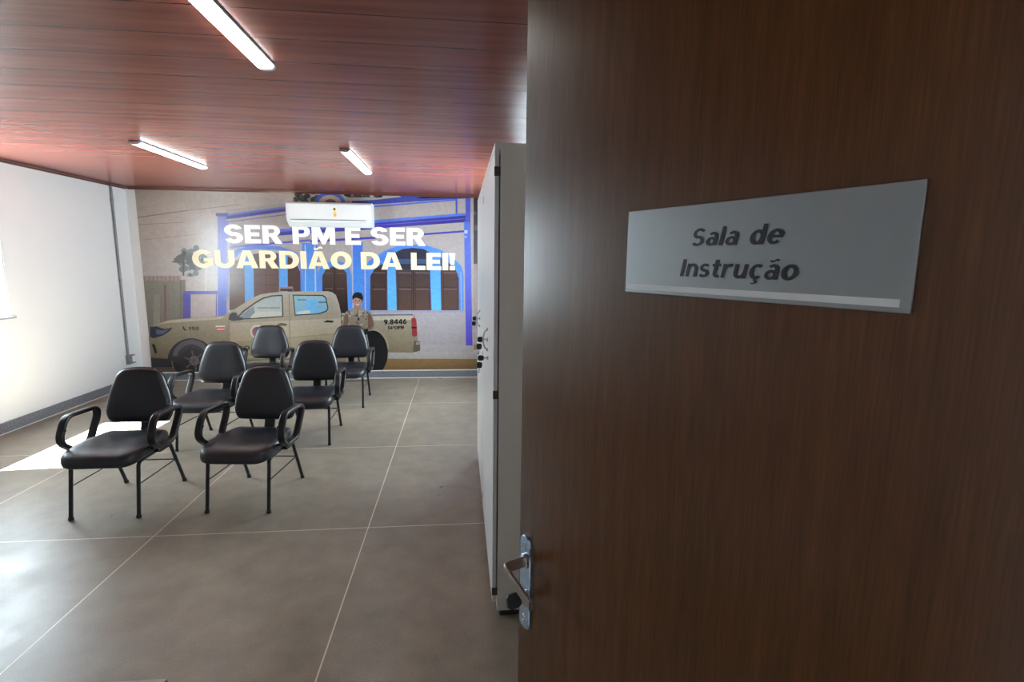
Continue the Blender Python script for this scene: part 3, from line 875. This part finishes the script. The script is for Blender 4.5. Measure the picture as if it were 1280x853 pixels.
# pilaster between left group and door
P.rect(378,304,397,372,(62,120,216),(44,148,230)); P.line((381.6,306),(382,366),1.2,(176,188,220)); P.line((393.8,306),(394.6,366),1.6,(176,176,204))
# left door
P.add([(396,366),(397.5,340),(403,331),(412,327),(426,327),(436,332),(439.5,345),(441,395),(396,395)], (60,132,220)); P.add([(403,395),(403,345),(408,336),(418,333),(428,335),(433.5,342),(435.5,395)], (84,60,50),(38,26,26))
P.line((418.5,336),(418.5,392),1,(48,32,30)); 
for y in (342,361): P.line((406,y),(416,y-.4),.9,(112,84,74)); P.line((421,y),(431,y),.9,(112,84,74))
P.rect(441,303,453.5,410,(46,104,212),(46,156,236)); P.line((440.2,306),(441.5,394),1.4,(176,172,194))
# right arch of three shutters
P.add([(453,410),(453,337),(462,326),(480,314),(496,308),(514,305.5),(534,307),(552,313),(568,324),(577,333),(579.5,345),(579.5,389),(464,389),(464,410)], (58,128,218))
P.line((456.4,338),(456.8,404),1.3,(168,172,204)); P.line((576,340),(577,388),1.0,(150,160,204))
P.add([(463,389),(463,345),(468,337),(476,331),(484,328),(484,389)], (60,40,40),(76,52,44)); P.add([(495,389),(494,316),(503,311.5),(516,310),(530,311.5),(537,316),(539,389)], (48,42,54),(92,64,52))
P.add([(494.3,336),(494.1,318),(503,313),(516,311.5),(530,313),(536.7,317),(537.4,336)], (44,44,62)); P.rect(496,324,537,330,(50,76,120))
P.add([(551,389),(550.6,322),(560,328),(570,338),(573.5,348),(574,389)], (66,44,42),(90,62,54))
P.add([(484,326),(494.4,320),(496,389),(485.5,389)], (64,142,214),(68,176,226)); P.add([(537.5,320),(550.5,326),(551.5,389),(539.8,389)], (58,132,214),(74,180,222)); P.add([(472,322),(486,314),(494.2,311),(494.2,330),(484,331)], (52,116,212))
for x0, x1 in ((466,482),(498,515),(519,537),(554,572)):
    for y in (341,359,361.5): P.line((x0,y),(x1,y+.4),.8,(128,98,86) if y != 359 else (58,38,34))
    P.line((x0+.5,341),(x0+.5,386),.6,(60,40,36)); P.line((x1-.5,341),(x1-.5,386),.6,(60,40,36))
P.line((517,338),(517,388),1.1,(56,36,34))
P.add([(463,388),(580,388),(580,391),(463,391)], (150,146,172))
P.rect(519,391,582,431,(166,157,161),(160,151,155))
mpart(P, 'printed_house')

# --- the patrol truck
P = Print()
T1 = (166,156,140); T2 = (146,134,108); T3 = (116,102,70)
P.add([(188,458),(186,424),(187,411),(191,407),(212,400),(240,397.5),(266,396),(280,394.5),(286,391),(300,382.5),(318,371.5),(326,368.2),(338,366.2),(350,365.2),(367,364.6),(410,364.2),(416,365.8),(420,369),(424,380),(426.2,391),(427,402),(427,394),(470,391.5),(512,391),(518,393.5),(521,405),(522.5,431),(525,433),(524.5,439),(514,441),(484,440.5),(466,452),(372,453),(270,457),(214,460)], T1, T3)
P.add([(190,408),(212,400.6),(240,398.2),(268,396.8),(282,395.4),(276,399),(236,402),(208,404)], (184,170,146))
P.add([(288,404),(427,398),(427,416),(288,428)], (166,155,136),(152,138,108)); P.add([(284,428),(427,418),(427,440),(372,446),(284,449)], (152,137,106),(122,107,80))
P.add([(272,447),(466,443),(466,451),(272,456)], (122,112,92)); P.line((300,450.5),(460,446.5),1.2,(70,62,56)); P.line((300,446.5),(400,444.5),.8,(182,172,150))
# windows with dark seals
P.add([(293,400),(304,388.5),(318,378.5),(328,372.4),(340,369.3),(353.6,368.6),(354.6,396.4),(324,398.6)], (54,52,56))
P.add([(297.5,398),(306,389.5),(319,380),(329,374),(341,370.8),(352.2,370.2),(353,395),(324,397)], (150,162,160),(172,176,170)); P.add([(314,398),(318,390.5),(351,389.5),(352,395),(324,397)], (184,182,170)); P.add([(298,398),(307,390),(317,383),(319,391),(311,398)], (120,128,140))
P.rect(322,384,350,386,(120,138,142))
P.add([(366,368.4),(404,368.8),(408,372),(410.8,386),(408,390),(398,393.2),(368.6,394.8)], (48,50,58)); P.add([(367.4,369.8),(403,370.2),(406.8,373),(409.4,385.6),(407,388.8),(397,392),(369.6,393.4)], (132,170,182),(104,166,204)); P.rect(382,375,397,391.5,(86,168,222)); P.add([(371,390),(388,387.5),(388,392),(371,393)], (186,190,184)); P.rect(398,377,408,379,(66,110,140)); P.rect(372,374,383,376,(94,126,140))
# shut lines, handles, mirror, light bar
P.line((361.5,368),(363,450),.8,(112,100,82)); P.line((286,402),(283,450),.7,(118,104,80)); P.line((427,392),(427.5,420),1.3,(38,34,36)); P.line((354.5,396),(427,391.5),.7,(138,126,104))
P.add([(344,407.5),(350,404),(354,404),(359.5,405.4),(358,407.4)], (84,72,60)); P.add([(403.5,403),(409,400.4),(417.5,401.2),(416,403.6)], (36,36,40))
P.add([(286,400),(287,393.5),(291,390.4),(296,391),(297.6,396),(303,397),(304,400),(292,401.4)], (62,58,70)); 
P.add([(348.6,364.6),(349.5,359.4),(366,358.4),(367,363.8)], (150,120,118)); P.rect(350.5,361,366,364,(52,46,54)); P.line((350,359.6),(366,359),1.2,(172,104,104))
P.line((427,394.6),(516,393.4),1.0,(76,84,116)); P.add([(427,391.6),(470,390.8),(514,390.6),(516,392.6),(427,393.8)], (160,156,150)); P.add([(427,396),(516,395),(518,400),(427,401)], (176,166,150))
# lamps, bumpers, wheels
P.add([(188,409),(196,408),(206,411.4),(216,409.5),(212,414.5),(203,420),(192,423),(188,421)], (40,46,62)); P.add([(195,412),(205,413.4),(213,411),(203,418),(196,418)], (78,98,128))
P.add([(190,430),(194,431),(197,441),(194,442)], (44,36,34)); P.add([(188,447),(214,449),(216,459),(190,460)], (44,38,44)); P.rect(192,459,215,462,(88,74,62))
P.arc(239.5,452,30,29,8,182,345,(46,42,50)); P.disc(240,449,24.5,24.5,(66,62,72),(30,28,30)); P.arc(240,449,24.5,24.5,6,190,330,(92,86,94)); P.disc(241,450,15,15,(48,42,44)); P.disc(243,451,6,6,(112,106,104))
for k in range(6): P.line((243,451),(243+13*math.cos(k*1.05+.3),451+13*math.sin(k*1.05+.3)),2,(88,82,82))
P.disc(466,441,19,28,(24,24,29)); P.disc(464,450,14,15,(20,20,25)); P.disc(464,450,5,5.5,(40,38,42)); P.arc(466,441,21.4,30.4,2.6,190,350,(150,136,108))
P.add([(514,398.5),(518,396.6),(520.5,399.5),(521,408.5),(515,409)], (150,38,46)); P.add([(515,410.5),(521,410.5),(521.8,419),(518,421.4),(515,419)], (146,34,44)); P.rect(514.5,408.6,521,410.6,(52,22,28))
P.add([(518,426),(525,427),(525.5,438),(516,441)], (92,82,68)); P.add([(520,427.5),(525,428),(525,431),(520,431)], (140,132,120))
# emblem, flag and lettering on the truck
P.disc(322,415,9,9,(196,184,172)); P.disc(322,415,6.6,6.6,(158,66,66)); P.disc(322,415,4,4,(86,92,150)); P.disc(322,415,1.8,1.8,(206,196,176))
P.rect(270,407.2,281.5,409,(222,206,198)); P.rect(272,409,281,411,(196,64,60)); P.rect(272,411,281,412.2,(222,206,198)); P.rect(272,412.2,281,413.4,(190,70,64))
P.text('190',236.5,249,413,408.5,(58,52,52)); P.add([(228.5,408.6),(230,408),(230.8,410),(232.4,412),(234,412.4),(233.4,413.6),(231,413.2),(228.8,410.6)],(60,54,54))
P.text('PO',297,313,438.5,432.5,(52,46,46),-.02)
P.text('9.8446',480,508.5,405.8,399.6,(28,28,30),-.03); P.text('54ªCIPM',485,505,411.8,408,(38,36,32),-.03)
P.add([(398,430),(404,425.5),(408,426),(409,430)], (96,84,70))
mpart(P, 'printed_truck')

# --- the officer standing by the truck
P = Print()
U1 = (146,132,116); U2 = (118,102,82)
P.add([(434,412),(458,412),(462,436),(462.5,462),(452,462),(448,440),(444,462),(433,462),(432,434)], (150,136,116),(138,124,104))
P.add([(430.5,394),(433,389.5),(439,386.6),(443,384.5),(451,384.5),(455,386.6),(462,389.5),(465,394),(468.3,404),(467,411),(460,414),(434,414),(428,411),(426.5,405)], U1, U2)
for k in range(44):
    x = random.uniform(429,466); y = random.uniform(389,412)
    P.disc(x, y, random.uniform(1,2.6), random.uniform(.8,2), random.choice([(104,86,68),(158,146,130),(126,112,88),(92,74,60),(140,126,104)]), n=7)
P.add([(431,394),(435,392),(436,402),(433,412),(429,411)], (110,84,66)); P.add([(460,392),(464,394),(467,404),(464,412),(460,410)], (106,78,64))
P.line((447.5,388),(447.8,412),.8,(100,86,70)); P.rect(447,397.5,449.6,400.6,(48,44,44)); P.line((441,395),(446,395),.8,(96,84,72)); P.line((450,395),(455,395),.8,(96,84,72))
P.rect(434,412,459,415.4,(70,60,52)); P.add([(455,411.5),(460.5,411),(461,417),(456.5,419)], (34,32,36)); 
P.add([(443.4,380),(450.6,380),(451.4,385.6),(447.2,388.4),(443,385.6)], (158,112,92))
P.disc(447,377.2,5.2,6.6,(176,134,116),(164,118,98)); P.disc(441.8,377.5,1,1.8,(160,116,98)); P.disc(452.2,377.5,1,1.8,(150,106,90))
P.line((443.8,375.4),(446,375.2),.7,(66,44,40)); P.line((448.4,375.2),(450.6,375.4),.7,(66,44,40)); P.disc(445,376.3,.6,.45,(40,28,28),n=8); P.disc(449.4,376.3,.6,.45,(40,28,28),n=8)
P.add([(446.8,376.6),(447.6,376.6),(448.2,379),(446.3,379)], (150,106,90)); P.add([(445,380.4),(449.4,380.4),(448.4,381.6),(446,381.6)], (206,186,176))
P.add([(441,375.8),(440.6,370.4),(443,366.6),(447.6,365.2),(452.2,366.8),(454,371),(453.6,376.4),(451,374.2),(446,372.4),(443,373)], (30,28,34))
mpart(P, 'printed_person')

# --- the slogan
def on_wall(k):
    y = YM_-.006-k
    return lambda u, v: Vector((u, y, v))
def slogan(body, u0, u1, v0, v1, m, gap, label):
    # every word is a part of the mural
    def extent(t):
        x = 0
        for c in t: x += heavy(c)[1]+gap
        return x
    total = extent(body)-gap; x = 0
    for w in body.split(' '):
        wl = extent(w)-gap
        a = u0+(u1-u0)*x/total; b = u0+(u1-u0)*(x+wl)/total
        o = obj('mural_word', place_text(w, a, b, v0, v1, on_wall(0), heavy, gap), m, mu, smooth=False)
        o.matrix_parent_inverse = Matrix.Translation(mu.location).inverted(); tag(o, label)
        x += extent(w)+heavy(' ')[1]+gap
slogan('SER PM E SER', -2.889, -.430, 1.737, 1.962, M['letter_white'], .075, 'white word of the slogan')
slogan('GUARDIÃO DA LEI!', -3.289, -.052, 1.430, 1.650, M['letter_cream'], .065, 'cream word of the slogan')
tag(mu, 'printed photo mural of a patrol truck, officer and blue house under a slogan', 'mural')

# ------------------------------------------------------------------ daylight and camera
wd = bpy.data.worlds.new('daylight'); scene.world = wd; wd.use_nodes = True
bg = wd.node_tree.nodes['Background']; bg.inputs[0].default_value = (.77, .89, 1.0, 1); bg.inputs[1].default_value = 23.5
sun = bpy.data.lights.new('sun', 'SUN'); sun.energy = 245; sun.angle = R(.6); sun.color = (1, .98, .96)
so = bpy.data.objects.new('sun', sun); link(so)
so.rotation_euler = Vector((.635, .035, -1.0)).to_track_quat('-Z', 'Y').to_euler()
def portal(x, y0, y1, z0, z1, rz):
    pt = bpy.data.lights.new('window_portal', 'AREA'); pt.shape = 'RECTANGLE'; pt.size = y1-y0; pt.size_y = z1-z0; pt.cycles.is_portal = True
    po = link(bpy.data.objects.new('window_portal', pt))
    po.location = (x, (y0+y1)/2, (z0+z1)/2); po.rotation_euler = (R(90), 0, rz)
portal(XL-.17, WY0, WY1, WZ0, WZ1, R(-90)); portal(XR+.17, VY0, VY1, VZ0, VZ1, R(90))

F, PITCH, YAW, ROLL = 639.845, .1524, .1031, .0118
cam = bpy.data.cameras.new('camera'); co = link(bpy.data.objects.new('camera', cam))
cam.sensor_fit = 'HORIZONTAL'; cam.sensor_width = 36; cam.lens = F/1280*36; cam.clip_start = .02
fwv = Vector((math.sin(YAW)*math.cos(PITCH), math.cos(YAW)*math.cos(PITCH), -math.sin(PITCH)))
r0 = Vector((math.cos(YAW), -math.sin(YAW), 0)); u0 = r0.cross(fwv)
rv = r0*math.cos(ROLL)+u0*math.sin(ROLL); uv = -r0*math.sin(ROLL)+u0*math.cos(ROLL)
mw = Matrix((rv, uv, -fwv)).transposed().to_4x4(); mw.translation = (0, 0, 1.54)
co.matrix_world = mw
scene.camera = co
vs = scene.view_settings
vs.view_transform = 'Standard'; vs.look = 'None'; vs.gamma = 1; vs.use_curve_mapping = False; vs.exposure = 0.38
cy = scene.cycles
cy.max_bounces = 10; cy.diffuse_bounces = 6; cy.glossy_bounces = 4; cy.transparent_max_bounces = 8
cy.use_denoising = True
cy.caustics_reflective = False; cy.caustics_refractive = False
cy.sample_clamp_indirect = 0
